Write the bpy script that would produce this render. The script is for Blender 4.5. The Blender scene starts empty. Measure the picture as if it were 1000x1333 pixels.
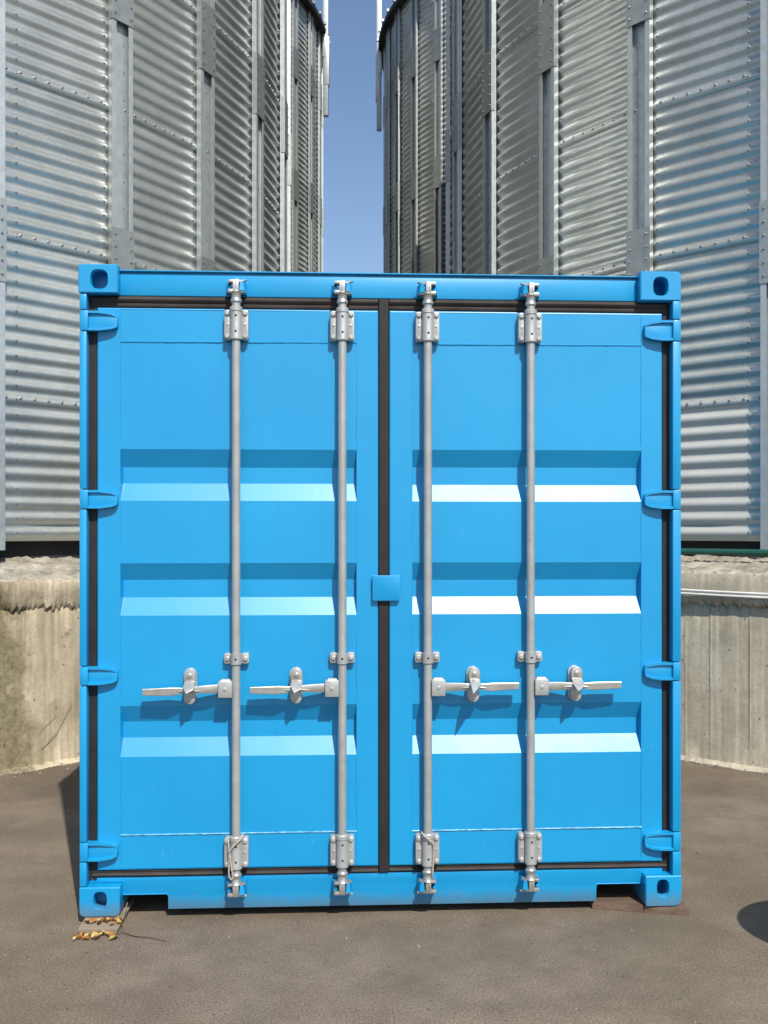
import bpy, bmesh, math, random
from math import sin, cos, pi, radians
from mathutils import Vector, noise

random.seed(7)
scene = bpy.context.scene
COL = scene.collection

# ------------------------------------------------------------------ camera, light, exposure
THETA = 0.0497
cam_d = bpy.data.cameras.new('camera')
cam_d.sensor_fit = 'VERTICAL'
cam_d.sensor_height = 36.0
cam_d.sensor_width = 27.0
cam_d.lens = 36.0 * 1308.0 / 1333.0
cam_d.shift_y = 23.5 / 1333.0
cam_d.clip_start = 0.05
cam_d.clip_end = 2000.0
cam = bpy.data.objects.new('camera', cam_d)
COL.objects.link(cam)
cam.location = (-0.204, -4.037, 1.566)
cam.rotation_euler = (radians(90), 0, -THETA)
scene.camera = cam

SUN = Vector((0.69, -2.257, 2.62)).normalized()
SUN_EL = math.asin(SUN.z)
SUN_AZ = math.atan2(SUN.x, SUN.y)
world = bpy.data.worlds.new('World')
scene.world = world
world.use_nodes = True
wn = world.node_tree
bg = wn.nodes['Background']
sky = wn.nodes.new('ShaderNodeTexSky')
sky.sky_type = 'NISHITA'
sky.sun_disc = False
sky.sun_elevation = SUN_EL
sky.sun_rotation = SUN_AZ
sky.altitude = 100
sky.air_density = 1.0
sky.dust_density = 1.0
sky.ozone_density = 2.5
wn.links.new(sky.outputs[0], bg.inputs[0])
bg.inputs[1].default_value = 0.15

sl = bpy.data.lights.new('sun', 'SUN')
sl.energy = 5.0
sl.angle = radians(0.53)
sl.color = (1.0, 0.955, 0.88)
so = bpy.data.objects.new('sun', sl)
so.rotation_euler = SUN.to_track_quat('Z', 'Y').to_euler()
so.location = (3, -8, 9)
COL.objects.link(so)

scene.view_settings.view_transform = 'Standard'
scene.view_settings.look = 'None'
scene.view_settings.exposure = 0.0
scene.view_settings.gamma = 1.0
scene.view_settings.use_curve_mapping = False


# ------------------------------------------------------------------ materials
class NT:
    def __init__(self, name):
        self.m = bpy.data.materials.new(name)
        self.m.use_nodes = True
        self.n = self.m.node_tree.nodes
        self.l = self.m.node_tree.links
        self.b = self.n['Principled BSDF']

    def coord(self, kind='Object', scale=(1, 1, 1), rand=0.0):
        t = self.n.new('ShaderNodeTexCoord')
        mp = self.n.new('ShaderNodeMapping')
        mp.inputs['Scale'].default_value = scale
        self.l.new(t.outputs[kind], mp.inputs[0])
        if rand:
            oi = self.n.new('ShaderNodeObjectInfo')
            mu = self.n.new('ShaderNodeMath'); mu.operation = 'MULTIPLY'
            mu.inputs[1].default_value = rand
            self.l.new(oi.outputs['Random'], mu.inputs[0])
            cb = self.n.new('ShaderNodeCombineXYZ')
            for i in range(3):
                self.l.new(mu.outputs[0], cb.inputs[i])
            self.l.new(cb.outputs[0], mp.inputs[1])
        return mp.outputs[0]

    def noise(self, vec, scale, detail=4, rough=0.55, dist=0.0):
        t = self.n.new('ShaderNodeTexNoise')
        t.inputs['Scale'].default_value = scale
        t.inputs['Detail'].default_value = detail
        t.inputs['Roughness'].default_value = rough
        t.inputs['Distortion'].default_value = dist
        self.l.new(vec, t.inputs['Vector'])
        return t.outputs['Fac']

    def voronoi(self, vec, scale, feature='F1', out='Distance'):
        t = self.n.new('ShaderNodeTexVoronoi')
        t.feature = feature
        t.inputs['Scale'].default_value = scale
        self.l.new(vec, t.inputs['Vector'])
        return t.outputs[out]

    def ramp(self, fac, stops):
        r = self.n.new('ShaderNodeValToRGB')
        els = r.color_ramp.elements
        while len(els) < len(stops):
            els.new(0.5)
        for e, (p, c) in zip(els, stops):
            e.position = p
            if not isinstance(c, (tuple, list)):
                c = (c, c, c)
            e.color = (c[0], c[1], c[2], 1)
        self.l.new(fac, r.inputs[0])
        return r.outputs[0]

    def mix(self, fac, a, b, mode='MIX'):
        x = self.n.new('ShaderNodeMix')
        x.data_type = 'RGBA'
        x.blend_type = mode
        for sock, v in ((x.inputs[0], fac), (x.inputs[6], a), (x.inputs[7], b)):
            if hasattr(v, 'links'):
                self.l.new(v, sock)
            elif isinstance(v, (tuple, list)):
                sock.default_value = (v[0], v[1], v[2], 1)
            else:
                sock.default_value = v
        return x.outputs[2]

    def math(self, op, a, b=0.0):
        x = self.n.new('ShaderNodeMath'); x.operation = op
        for sock, v in ((x.inputs[0], a), (x.inputs[1], b)):
            if hasattr(v, 'links'):
                self.l.new(v, sock)
            else:
                sock.default_value = v
        return x.outputs[0]

    def bump(self, h, strength=0.3, dist=0.01, prev=None):
        b = self.n.new('ShaderNodeBump')
        b.inputs['Strength'].default_value = strength
        b.inputs['Distance'].default_value = dist
        self.l.new(h, b.inputs['Height'])
        if prev is not None:
            self.l.new(prev, b.inputs['Normal'])
        return b.outputs[0]

    def set(self, **kw):
        for k, v in kw.items():
            s = self.b.inputs[{'color': 'Base Color', 'rough': 'Roughness', 'metal': 'Metallic',
                               'spec': 'Specular IOR Level', 'normal': 'Normal'}[k]]
            if hasattr(v, 'links'):
                self.l.new(v, s)
            elif isinstance(v, (tuple, list)):
                s.default_value = (v[0], v[1], v[2], 1)
            else:
                s.default_value = v
        return self.m


def mat_blue():
    t = NT('blue_paint')
    v = t.coord('Object')
    big = t.noise(v, 1.3, 3)
    vs = t.coord('Object', (9, 9, 0.7))
    streak = t.noise(vs, 2.2, 5, 0.65)
    fine = t.noise(v, 55, 4)
    c = t.ramp(big, [(0.3, (0.0004, 0.262, 0.545)), (0.7, (0.001, 0.302, 0.60))])
    sk = t.ramp(streak, [(0.45, 0.0), (0.8, 0.16)])
    c = t.mix(sk, c, (0.012, 0.27, 0.53))
    # chalky scuffs and small chips
    chip = t.ramp(t.noise(v, 24, 6, 0.72), [(0.715, 0.0), (0.74, 1.0)])
    c = t.mix(t.math('MULTIPLY', chip, 0.35), c, (0.20, 0.42, 0.62))
    # dust splashed up along the sill, shaped by noise
    sep = t.n.new('ShaderNodeSeparateXYZ')
    geo = t.n.new('ShaderNodeNewGeometry')
    t.l.new(geo.outputs['Position'], sep.inputs[0])
    zz = t.math('ADD', sep.outputs[2], t.math('MULTIPLY', t.noise(v, 17, 6, 0.75), -0.085))
    d = t.ramp(zz, [(0.0, 0.55), (0.055, 0.0)])
    c = t.mix(d, c, (0.13, 0.14, 0.13))
    # faint vertical dirt runs and short pale scratches
    vr = t.coord('Object', (16, 16, 0.55))
    runs = t.ramp(t.noise(vr, 3.0, 5, 0.65), [(0.60, 0.0), (0.78, 0.22)])
    c = t.mix(runs, c, (0.03, 0.16, 0.28))
    vq = t.coord('Object', (60, 60, 5.5))
    sc = t.ramp(t.noise(vq, 1.7, 3, 0.6), [(0.735, 0.0), (0.755, 0.6)])
    c = t.mix(sc, c, (0.25, 0.45, 0.60))
    r = t.ramp(t.noise(v, 5, 4), [(0.3, 0.37), (0.75, 0.41)])
    nb = t.bump(fine, 0.05, 0.002)
    nb = t.bump(t.noise(v, 4.5, 2), 0.10, 0.012, nb)
    return t.set(color=c, rough=r, spec=0.74, normal=nb)


def mat_zinc_sheet():
    t = NT('galvanised_sheet')
    v = t.coord('Object', rand=37.0)
    oi = t.n.new('ShaderNodeObjectInfo')
    spangle = t.voronoi(v, 85, out='Color')
    bw = t.n.new('ShaderNodeRGBToBW'); t.l.new(spangle, bw.inputs[0])
    cloud = t.noise(v, 2.6, 5, 0.6)
    vs = t.coord('Object', (6, 6, 0.5), rand=11.0)
    streak = t.noise(vs, 3.0, 5, 0.6)
    c = t.ramp(cloud, [(0.3, (0.455, 0.472, 0.435)), (0.7, (0.60, 0.612, 0.575))])
    c = t.mix(0.08, c, bw.outputs[0], 'OVERLAY')
    c = t.mix(t.ramp(streak, [(0.5, 0.0), (0.78, 0.35)]), c, (0.60, 0.59, 0.56))
    tint = t.ramp(oi.outputs['Random'], [(0, 0.84), (1, 1.08)])
    c = t.mix(1.0, c, tint, 'MULTIPLY')
    r = t.ramp(t.noise(v, 5, 4), [(0.3, 0.30), (0.7, 0.39)])
    nb = t.bump(t.noise(v, 2.2, 2), 0.24, 0.025)
    nb = t.bump(t.noise(v, 40, 3), 0.04, 0.003, nb)
    return t.set(color=c, rough=r, metal=0.70, normal=nb)


def mat_part_pale_sheet():
    """galvanised sheet with a paler, less metallic area that stops short of one edge"""
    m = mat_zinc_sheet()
    t = NT.__new__(NT); t.m = m; m.name = 'part_pale_sheet'
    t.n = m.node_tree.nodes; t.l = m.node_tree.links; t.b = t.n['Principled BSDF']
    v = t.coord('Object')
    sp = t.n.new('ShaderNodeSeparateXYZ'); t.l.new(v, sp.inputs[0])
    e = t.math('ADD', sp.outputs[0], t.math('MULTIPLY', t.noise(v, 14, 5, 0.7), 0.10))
    mk = t.ramp(e, [(0.385, 0.62), (0.40, 0.0)])  # paler, less metallic tone ends near one edge
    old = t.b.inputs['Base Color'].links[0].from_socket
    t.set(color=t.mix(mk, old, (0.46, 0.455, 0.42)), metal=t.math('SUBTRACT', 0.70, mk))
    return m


def mat_zinc_part(name, col, rough, metal):
    t = NT(name)
    v = t.coord('Object', rand=23.0)
    n1 = t.noise(v, 14, 5, 0.65)
    c = t.ramp(n1, [(0.3, tuple(x * 0.86 for x in col)), (0.7, tuple(min(1, x * 1.1) for x in col))])
    spots = t.ramp(t.noise(v, 38, 5, 0.75), [(0.63, 0.0), (0.71, 0.5)])
    c = t.mix(spots, c, (0.17, 0.145, 0.12))
    r = t.ramp(t.noise(v, 30, 3), [(0.3, rough - 0.06), (0.7, rough + 0.08)])
    nb = t.bump(t.noise(v, 160, 3), 0.12, 0.002)
    return t.set(color=c, rough=r, metal=metal, normal=nb)


def mat_concrete(name, ca, cb, cdark, streak_amt, patch_dir):
    t = NT(name)
    v = t.coord('Object')
    vs = t.coord('Object', (7, 7, 0.42))
    st = t.noise(vs, 2.0, 6, 0.62)
    vs2 = t.coord('Object', (22, 22, 0.8))
    st2 = t.noise(vs2, 1.6, 4, 0.6)
    cl = t.noise(v, 2.4, 6, 0.65)
    fi = t.noise(v, 42, 6, 0.7)
    c = t.ramp(cl, [(0.38, ca), (0.62, cb)])
    blot = t.ramp(t.noise(v, 4.2, 6, 0.72, 0.5), [(0.50, 0.0), (0.66, 0.5)])
    c = t.mix(blot, c, tuple(x * 0.62 for x in ca))
    c = t.mix(t.ramp(st, [(0.46, 0.0), (0.64, streak_amt)]), c, cdark)
    c = t.mix(t.ramp(st, [(0.30, 0.55), (0.44, 0.0)]), c, tuple(min(1, x * 1.3) for x in cb))
    c = t.mix(t.ramp(st2, [(0.52, 0.0), (0.75, 0.45)]), c, tuple(min(1, x * 1.25) for x in cb))
    spots = t.ramp(t.noise(v, 7.5, 6, 0.75), [(0.62, 0.0), (0.70, 0.75)])
    c = t.mix(spots, c, tuple(x * 0.55 for x in cdark))
    c = t.mix(t.ramp(fi, [(0.35, 0.35), (0.6, 0.0)]), c, tuple(x * 0.6 for x in ca))
    if patch_dir:
        # mossy, rough stained patch at the left end of the wall
        sp = t.n.new('ShaderNodeSeparateXYZ'); t.l.new(v, sp.inputs[0])
        e = t.math('ADD', sp.outputs[0], t.math('MULTIPLY', t.noise(v, 5, 6, 0.7), 0.42))
        e = t.math('ADD', e, t.math('MULTIPLY', sp.outputs[2], 0.10))
        mk = t.ramp(t.math('SUBTRACT', e, 3.0), [(0.50, 0.8), (0.62, 0.0)])
        c = t.mix(mk, c, t.ramp(t.noise(v, 30, 5, 0.7), [(0.35, (0.085, 0.072, 0.036)), (0.65, (0.26, 0.22, 0.13))]))
    nb = t.bump(fi, 0.35, 0.004)
    nb = t.bump(t.noise(v, 9, 6, 0.7), 0.3, 0.012, nb)
    # small voids left in the casting
    pv = t.voronoi(v, 26)
    pc = t.n.new('ShaderNodeSeparateXYZ'); t.l.new(t.voronoi(v, 26, out='Color'), pc.inputs[0])
    pit = t.math('MULTIPLY', t.math('LESS_THAN', pv, 0.2), t.math('GREATER_THAN', pc.outputs[0], 0.86))
    c = t.mix(t.math('MULTIPLY', pit, 0.65), c, (0.09, 0.075, 0.055))
    return t.set(color=c, rough=0.92, spec=0.25, normal=nb)


def mat_mortar():
    t = NT('pale_mortar')
    v = t.coord('Object')
    n1 = t.noise(v, 7, 6, 0.7)
    fl = t.noise(t.coord('Object', (5, 5, 40)), 2.0, 6, 0.7)
    c = t.ramp(n1, [(0.36, (0.20, 0.175, 0.135)), (0.62, (0.47, 0.43, 0.35))])
    c = t.mix(t.ramp(fl, [(0.5, 0.0), (0.66, 0.6)]), c, (0.22, 0.20, 0.165))
    nb = t.bump(n1, 0.8, 0.02)
    nb = t.bump(t.noise(v, 40, 5, 0.7), 0.5, 0.006, nb)
    return t.set(color=c, rough=0.92, spec=0.25, normal=nb)


def mat_ground():
    t = NT('worn_asphalt')
    v = t.coord('Object')
    big = t.noise(v, 0.55, 5, 0.6, 0.4)
    mid = t.noise(v, 3.4, 6, 0.68)
    gr = t.noise(v, 125, 4, 0.75)
    gr2 = t.noise(v, 260, 2, 0.6)
    c = t.ramp(big, [(0.32, (0.160, 0.125, 0.091)), (0.68, (0.236, 0.190, 0.142))])
    c = t.mix(t.ramp(mid, [(0.42, 0.0), (0.72, 0.6)]), c, (0.098, 0.074, 0.052))
    c = t.mix(t.ramp(mid, [(0.28, 0.4), (0.45, 0.0)]), c, (0.225, 0.185, 0.140))
    c = t.mix(0.88, c, t.ramp(gr, [(0.32, 0.18), (0.5, 0.5), (0.68, 0.82)]), 'OVERLAY')
    olive = t.ramp(t.noise(v, 1.4, 5, 0.65), [(0.5, 0.0), (0.7, 0.45)])
    c = t.mix(olive, c, (0.125, 0.112, 0.074))
    c = t.mix(0.45, c, t.ramp(gr2, [(0.3, 0.3), (0.7, 0.72)]), 'OVERLAY')
    cell = t.voronoi(v, 34)
    vc = t.voronoi(v, 34, out='Color')
    sp = t.n.new('ShaderNodeSeparateXYZ'); t.l.new(vc, sp.inputs[0])
    pick = t.math('GREATER_THAN', sp.outputs[0], 0.965)
    near = t.math('LESS_THAN', cell, 0.16)
    c = t.mix(t.math('MULTIPLY', t.math('MULTIPLY', pick, near), 0.7), c, (0.33, 0.29, 0.23))
    dk = t.math('GREATER_THAN', sp.outputs[1], 0.95)
    near2 = t.math('LESS_THAN', cell, 0.2)
    c = t.mix(t.math('MULTIPLY', t.math('MULTIPLY', dk, near2), 0.6), c, (0.05, 0.045, 0.04))
    patch = t.ramp(t.noise(t.coord('Object', (1.0, 1.7, 1.0)), 0.9, 7, 0.7, 0.8), [(0.42, 0.0), (0.66, 0.38)])
    c = t.mix(patch, c, (0.098, 0.078, 0.056))
    nb = t.bump(gr, 0.38, 0.005)
    nb = t.bump(mid, 0.4, 0.02, nb)
    return t.set(color=c, rough=0.95, spec=0.2, normal=nb)


def mat_simple(name, col, rough=0.6, metal=0.0, var=0.2, scale=12, spec=0.5, bump=0.15):
    t = NT(name)
    v = t.coord('Object', rand=5.0)
    c = t.ramp(t.noise(v, scale, 5, 0.6),
               [(0.3, tuple(x * (1 - var) for x in col)), (0.7, tuple(min(1, x * (1 + var)) for x in col))])
    nb = t.bump(t.noise(v, scale * 6, 4), bump, 0.003)
    return t.set(color=c, rough=rough, metal=metal, spec=spec, normal=nb)


def mat_wood(name, ca, cb):
    t = NT(name)
    v = t.coord('Object', (2.0, 30, 30))
    n1 = t.noise(v, 2.0, 6, 0.65, 0.6)
    c = t.ramp(n1, [(0.3, ca), (0.7, cb)])
    nb = t.bump(n1, 0.4, 0.004)
    return t.set(color=c, rough=0.85, spec=0.25, normal=nb)


M = {
    'blue': mat_blue(),
    'worn': mat_simple('weld_glint_paint', (0.10, 0.36, 0.56), 0.3, 0, 0.6, 30, 0.7, 0.6),  # lighter blue: the lower weld's glint and chalk put into the colour
    'sheet': mat_zinc_sheet(),
    'part_pale': mat_part_pale_sheet(),
    'stiff': mat_zinc_part('galvanised_stiffener', (0.48, 0.51, 0.50), 0.46, 0.6),
    'plate': mat_zinc_part('dull_splice_plate', (0.36, 0.385, 0.375), 0.5, 0.7),
    'bar': mat_zinc_part('grey_bar', (0.385, 0.40, 0.39), 0.5, 0.35),
    'guide': mat_zinc_part('cast_guide', (0.45, 0.455, 0.44), 0.46, 0.4),
    'bright': mat_zinc_part('bright_zinc', (0.50, 0.49, 0.455), 0.38, 0.7),
    'bolt': mat_simple('bolt_steel', (0.30, 0.31, 0.31), 0.42, 0.8, 0.15, 30),
    'rubber': mat_simple('black_rubber', (0.017, 0.015, 0.015), 0.6, 0, 0.3, 9, 0.4),
    'rubber_brown': mat_simple('dusty_rubber', (0.042, 0.034, 0.030), 0.7, 0, 0.35, 9, 0.3),
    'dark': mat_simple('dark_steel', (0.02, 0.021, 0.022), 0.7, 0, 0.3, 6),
    'hole': mat_simple('hole_shadow_steel', (0.02, 0.02, 0.02), 0.9),
    'conc_l': mat_concrete('concrete_tan', (0.44, 0.36, 0.235), (0.60, 0.51, 0.36), (0.22, 0.175, 0.115), 0.6, 1),
    'conc_r': mat_concrete('concrete_grey', (0.45, 0.395, 0.295), (0.57, 0.51, 0.395), (0.26, 0.22, 0.16), 0.45, 0),
    'ground': mat_ground(),
    'white_pipe': mat_simple('white_plastic', (0.72, 0.70, 0.66), 0.45, 0, 0.08, 8),
    'green': mat_simple('green_paint', (0.012, 0.085, 0.06), 0.45, 0, 0.2, 8),
    'plank': mat_wood('weathered_wood', (0.095, 0.06, 0.042), (0.19, 0.13, 0.095)),
    'board': mat_wood('pale_wood', (0.17, 0.135, 0.095), (0.30, 0.245, 0.175)),
    'leaf_a': mat_simple('orange_leaf', (0.36, 0.15, 0.03), 0.7, 0, 0.4, 40),
    'leaf_b': mat_simple('yellow_leaf', (0.50, 0.34, 0.10), 0.7, 0, 0.35, 40),
    'leaf_c': mat_simple('brown_leaf', (0.10, 0.045, 0.018), 0.8, 0, 0.4, 40),
    'cord': mat_simple('pale_cord', (0.44, 0.37, 0.29), 0.85, 0, 0.2, 90),
    'mortar': mat_mortar(),
    'stone': mat_simple('pale_pebble', (0.27, 0.235, 0.185), 0.9, 0, 0.3, 20),
    'drum': mat_simple('drum_paint', (0.03, 0.09, 0.06), 0.5, 0, 0.3, 5),
    'ply': mat_wood('plywood_floor', (0.09, 0.06, 0.04), (0.16, 0.11, 0.07)),
}


# ------------------------------------------------------------------ mesh builder
class MB:
    def __init__(self):
        self.bm = bmesh.new()
        self.mi = 0

    def _faces(self, fs):
        for f in fs:
            f.material_index = self.mi
        return fs

    def poly(self, pts):
        vs = [self.bm.verts.new(p) for p in pts]
        return self._faces([self.bm.faces.new(vs)])

    def box(self, x0, x1, y0, y1, z0, z1, bev=0.0, seg=2):
        b = bmesh.new()
        vs = [b.verts.new((x, y, z)) for z in (z0, z1) for y in (y0, y1) for x in (x0, x1)]
        for q in ((0, 2, 3, 1), (4, 5, 7, 6), (0, 1, 5, 4), (1, 3, 7, 5), (3, 2, 6, 7), (2, 0, 4, 6)):
            b.faces.new([vs[i] for i in q])
        if bev:
            bmesh.ops.bevel(b, geom=list(b.edges), offset=bev, segments=seg, affect='EDGES', profile=0.5)
        self.merge(b)

    def merge(self, b, mtx=None):
        vm = {}
        for v in b.verts:
            vm[v] = self.bm.verts.new(mtx @ v.co if mtx else v.co)
        for f in b.faces:
            try:
                nf = self.bm.faces.new([vm[v] for v in f.verts])
                nf.material_index = self.mi
            except ValueError:
                pass
        b.free()

    def prism_xz(self, pts, y0, y1, bev=0.0):
        """polygon in xz (counter-clockwise seen from -y), extruded from y0 (front) to y1 (back)"""
        b = bmesh.new()
        fr = [b.verts.new((x, y0, z)) for x, z in pts]
        bk = [b.verts.new((x, y1, z)) for x, z in pts]
        b.faces.new(fr)
        b.faces.new(list(reversed(bk)))
        n = len(pts)
        for i in range(n):
            j = (i + 1) % n
            b.faces.new((fr[j], fr[i], bk[i], bk[j]))
        bmesh.ops.recalc_face_normals(b, faces=list(b.faces))
        if bev:
            es = [e for e in b.edges if all(abs(v.co.y - y0) < 1e-6 for v in e.verts)]
            bmesh.ops.bevel(b, geom=es, offset=bev, segments=2, affect='EDGES', profile=0.5)
        self.merge(b)

    def hull(self, pts):
        b = bmesh.new()
        for p in pts:
            b.verts.new(p)
        bmesh.ops.convex_hull(b, input=list(b.verts))
        bmesh.ops.recalc_face_normals(b, faces=list(b.faces))
        self.merge(b)

    def tube(self, path, r, n=10, cap=True):
        path = [Vector(p) for p in path]
        rings = []
        up = Vector((0.013, 0.9, 0.31))
        for i, p in enumerate(path):
            a = path[max(0, i - 1)]; c = path[min(len(path) - 1, i + 1)]
            d = (c - a).normalized()
            s = d.cross(up)
            if s.length < 1e-3:
                s = d.cross(Vector((1, 0, 0)))
            s.normalize(); t = d.cross(s)
            rr = r[i] if isinstance(r, (list, tuple)) else r
            rings.append([self.bm.verts.new(p + s * (cos(2 * pi * k / n) * rr) + t * (sin(2 * pi * k / n) * rr)) for k in range(n)])
        for a, b in zip(rings, rings[1:]):
            for k in range(n):
                self._faces([self.bm.faces.new((a[k], a[(k + 1) % n], b[(k + 1) % n], b[k]))])
        if cap:
            self._faces([self.bm.faces.new(list(reversed(rings[0]))), self.bm.faces.new(rings[-1])])

    def lathe(self, cx, cy, prof, n=20, cap=True):
        rings = []
        for r, z in prof:
            rings.append([self.bm.verts.new((cx + r * cos(2 * pi * k / n), cy + r * sin(2 * pi * k / n), z)) for k in range(n)])
        for a, b in zip(rings, rings[1:]):
            for k in range(n):
                self._faces([self.bm.faces.new((a[k], a[(k + 1) % n], b[(k + 1) % n], b[k]))])
        if cap:
            self._faces([self.bm.faces.new(list(reversed(rings[0]))), self.bm.faces.new(rings[-1])])

    def knob(self, c, axis, r, h, n=6):
        """a bolt or rivet head standing on point c along axis"""
        c = Vector(c); axis = Vector(axis).normalized()
        s = axis.orthogonal().normalized(); t = axis.cross(s)
        rings = []
        for rr, hh in ((r, 0), (r, h * 0.75), (r * 0.7, h)):
            rings.append([self.bm.verts.new(c + axis * hh + s * (cos(2 * pi * k / n) * rr) + t * (sin(2 * pi * k / n) * rr)) for k in range(n)])
        for a, b in zip(rings, rings[1:]):
            for k in range(n):
                self._faces([self.bm.faces.new((a[k], a[(k + 1) % n], b[(k + 1) % n], b[k]))])
        self._faces([self.bm.faces.new(rings[-1])])

    def mesh(self, name, mats, angle=35):
        bm = self.bm
        bmesh.ops.recalc_face_normals(bm, faces=list(bm.faces)) if getattr(self, 'recalc', True) else None
        ca = radians(angle)
        for f in bm.faces:
            f.smooth = True
        for e in bm.edges:
            if len(e.link_faces) == 2:
                if e.calc_face_angle(0.0) > ca:
                    e.smooth = False
            else:
                e.smooth = False
        me = bpy.data.meshes.new(name)
        bm.to_mesh(me); bm.free()
        for m in (mats if isinstance(mats, (list, tuple)) else [mats]):
            me.materials.append(M[m] if isinstance(m, str) else m)
        return me

    def build(self, name, mats, parent=None, loc=(0, 0, 0), angle=35):
        return link(name, self.mesh(name, mats, angle), parent, loc)


def link(name, me, parent=None, loc=(0, 0, 0), rotz=0.0):
    o = bpy.data.objects.new(name, me)
    COL.objects.link(o)
    o.location = loc
    if rotz:
        o.rotation_euler = (0, 0, rotz)
    if parent is not None:
        o.parent = parent
    return o


def thing(name, label, cat, loc=(0, 0, 0), group=None):
    o = bpy.data.objects.new(name, None)
    o.empty_display_size = 0.2
    COL.objects.link(o)
    o.location = loc
    o['label'] = label; o['category'] = cat
    if group:
        o['group'] = group
    return o


def tag(o, label, cat, group=None):
    o['label'] = label; o['category'] = cat
    if group:
        o['group'] = group
    return o


# ------------------------------------------------------------------ ground
g = MB()
g.poly([(-700, -700, 0), (700, -700, 0), (700, 700, 0), (-700, 700, 0)])
o = g.build('ground', 'ground'); o['kind'] = 'structure'
o['label'] = 'worn brown grey asphalt yard with pale stone specks'

# ------------------------------------------------------------------ silos
R_WALL = 4.79
DEG = pi / 180
PITCH = 0.1016
RING = 1.118
Z0, Z1 = 1.49, 2.46          # bottom ring
NR = 8                       # full rings above


def bay_radius(phi, half):
    """sheets are flatter between the stiffeners and bend close to them"""
    t = abs(phi) / half
    sag = R_WALL * (1 - cos(half))
    flat = R_WALL * cos(half) / cos(phi) + sag * 0.55
    k = max(0.0, (t - 0.86) / 0.14)
    return flat - 0.006 * k * k


def panel_mesh(name, half, h0, h1, zseam, nphi=14, per=8, bolts=True, sides=True):
    """one corrugated wall sheet; local frame: silo axis at origin, sheet centred on -y, z local to its seam"""
    b = MB()
    rows = int(round((h1 - h0) / PITCH * per))
    grid = []
    phis = []
    for j in range(nphi + 1):
        u = -1 + 2 * j / nphi
        u = math.copysign(abs(u) ** 0.72, u)
        phis.append(u * half * 1.004)
    for i in range(rows + 1):
        z = h0 + (h1 - h0) * i / rows
        row = []
        lap = 0.0035 if z < zseam + 0.045 else -0.0015
        for ph in phis:
            t = abs(ph) / half
            # corrugation runs shallower close to the bolted edges
            amp = 0.0100 * (1 - 0.35 * max(0.0, (t - 0.8) / 0.2))
            r = bay_radius(ph, half) + amp * cos(2 * pi * (z - zseam) / PITCH) + lap
            row.append(b.bm.verts.new((r * sin(ph), -r * cos(ph), z)))
        grid.append(row)
    for i in range(rows):
        for j in range(nphi):
            b.bm.faces.new((grid[i][j], grid[i][j + 1], grid[i + 1][j + 1], grid[i + 1][j]))
    # folded lower lip of the sheet
    low = grid[0]
    lip = [b.bm.verts.new((v.co.x * 0.9985, v.co.y * 0.9985, v.co.z - 0.001)) for v in low]
    for j in range(nphi):
        b.bm.faces.new((low[j + 1], low[j], lip[j], lip[j + 1]))
    b.mi = 1
    if bolts:
        n = int(half * 2 * R_WALL / 0.1)
        for k in range(n):
            ph = -half + half * 2 * (k + 0.5) / n
            r = bay_radius(ph, half) + 0.004
            z = zseam + PITCH * 0.10
            b.knob((r * sin(ph), -r * cos(ph), z), (sin(ph), -cos(ph), 0.25), 0.0125, 0.014)
    if sides:
        zz = h0 + 0.04
        while zz < h1 - 0.03:
            kk = round((zz - zseam) / PITCH)
            z = zseam + kk * PITCH
            for sg in (-1, 1):
                ph = sg * (half - 0.128 / R_WALL)
                r = bay_radius(ph, half) + 0.005
                b.knob((r * sin(ph), -r * cos(ph), z), (sin(ph), -cos(ph), 0.1), 0.0085, 0.010)
            zz += PITCH
    b.recalc = False
    return b.mesh(name, ['sheet', 'bolt'], 60)


def stiffener_mesh(z0, z1):
    b = MB()
    w, d, t, lip = 0.096, 0.044, 0.004, 0.040
    pts = [(-w, 0), (w, 0), (w, d), (w - lip, d), (w - lip, d - t), (w - t, d - t), (w - t, t), (-w + t, t),
           (-w + t, d - t), (-w + lip, d - t), (-w + lip, d), (-w, d)]
    yb = -(R_WALL + 0.016)
    lo = [b.bm.verts.new((x, yb - y, z0)) for x, y in pts]
    hi = [b.bm.verts.new((x, yb - y, z1)) for x, y in pts]
    n = len(pts)
    for i in range(n):
        j = (i + 1) % n
        b.bm.faces.new((lo[i], lo[j], hi[j], hi[i]))
    b.bm.faces.new(lo); b.bm.faces.new(list(reversed(hi)))
    b.mi = 1
    for k in range(int((z1 - z0) / (PITCH * 2))):
        z = z0 + 0.1 + k * PITCH * 2
        for sx in (-0.04, 0.04):
            b.knob((sx, yb - t, z), (0, -1, 0), 0.006, 0.005)
    return b.mesh('stiffener', ['stiff', 'bolt'], 30)


def splice_mesh(h):
    b = MB()
    w, d, t = 0.102, 0.051, 0.004
    yb = -(R_WALL + 0.016)
    pts = [(-w, 0.012), (-w, d), (w, d), (w, 0.012), (w - t, 0.012), (w - t, d - t), (-w + t, d - t), (-w + t, 0.012)]
    lo = [b.bm.verts.new((x, yb - y, 0)) for x, y in pts]
    hi = [b.bm.verts.new((x, yb - y, h)) for x, y in pts]
    n = len(pts)
    for i in range(n):
        j = (i + 1) % n
        b.bm.faces.new((lo[i], lo[j], hi[j], hi[i]))
    b.bm.faces.new(lo); b.bm.faces.new(list(reversed(hi)))
    b.mi = 1
    for k in range(6):
        z = 0.05 + k * (h - 0.1) / 5
        for sx in (-0.072, 0.072):
            b.knob((sx, yb - d, z), (0, -1, 0), 0.009, 0.009)
    return b.mesh('splice_plate', ['plate', 'bolt'], 30)


STIFF = stiffener_mesh(Z0 - 0.06, Z1 + RING * NR + 0.02)
PLATE = splice_mesh(0.56)
PLATE_Z = (3.24, 5.33, 7.57, 9.80)
ZTOP = Z1 + RING * NR
PANELS = {}


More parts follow.
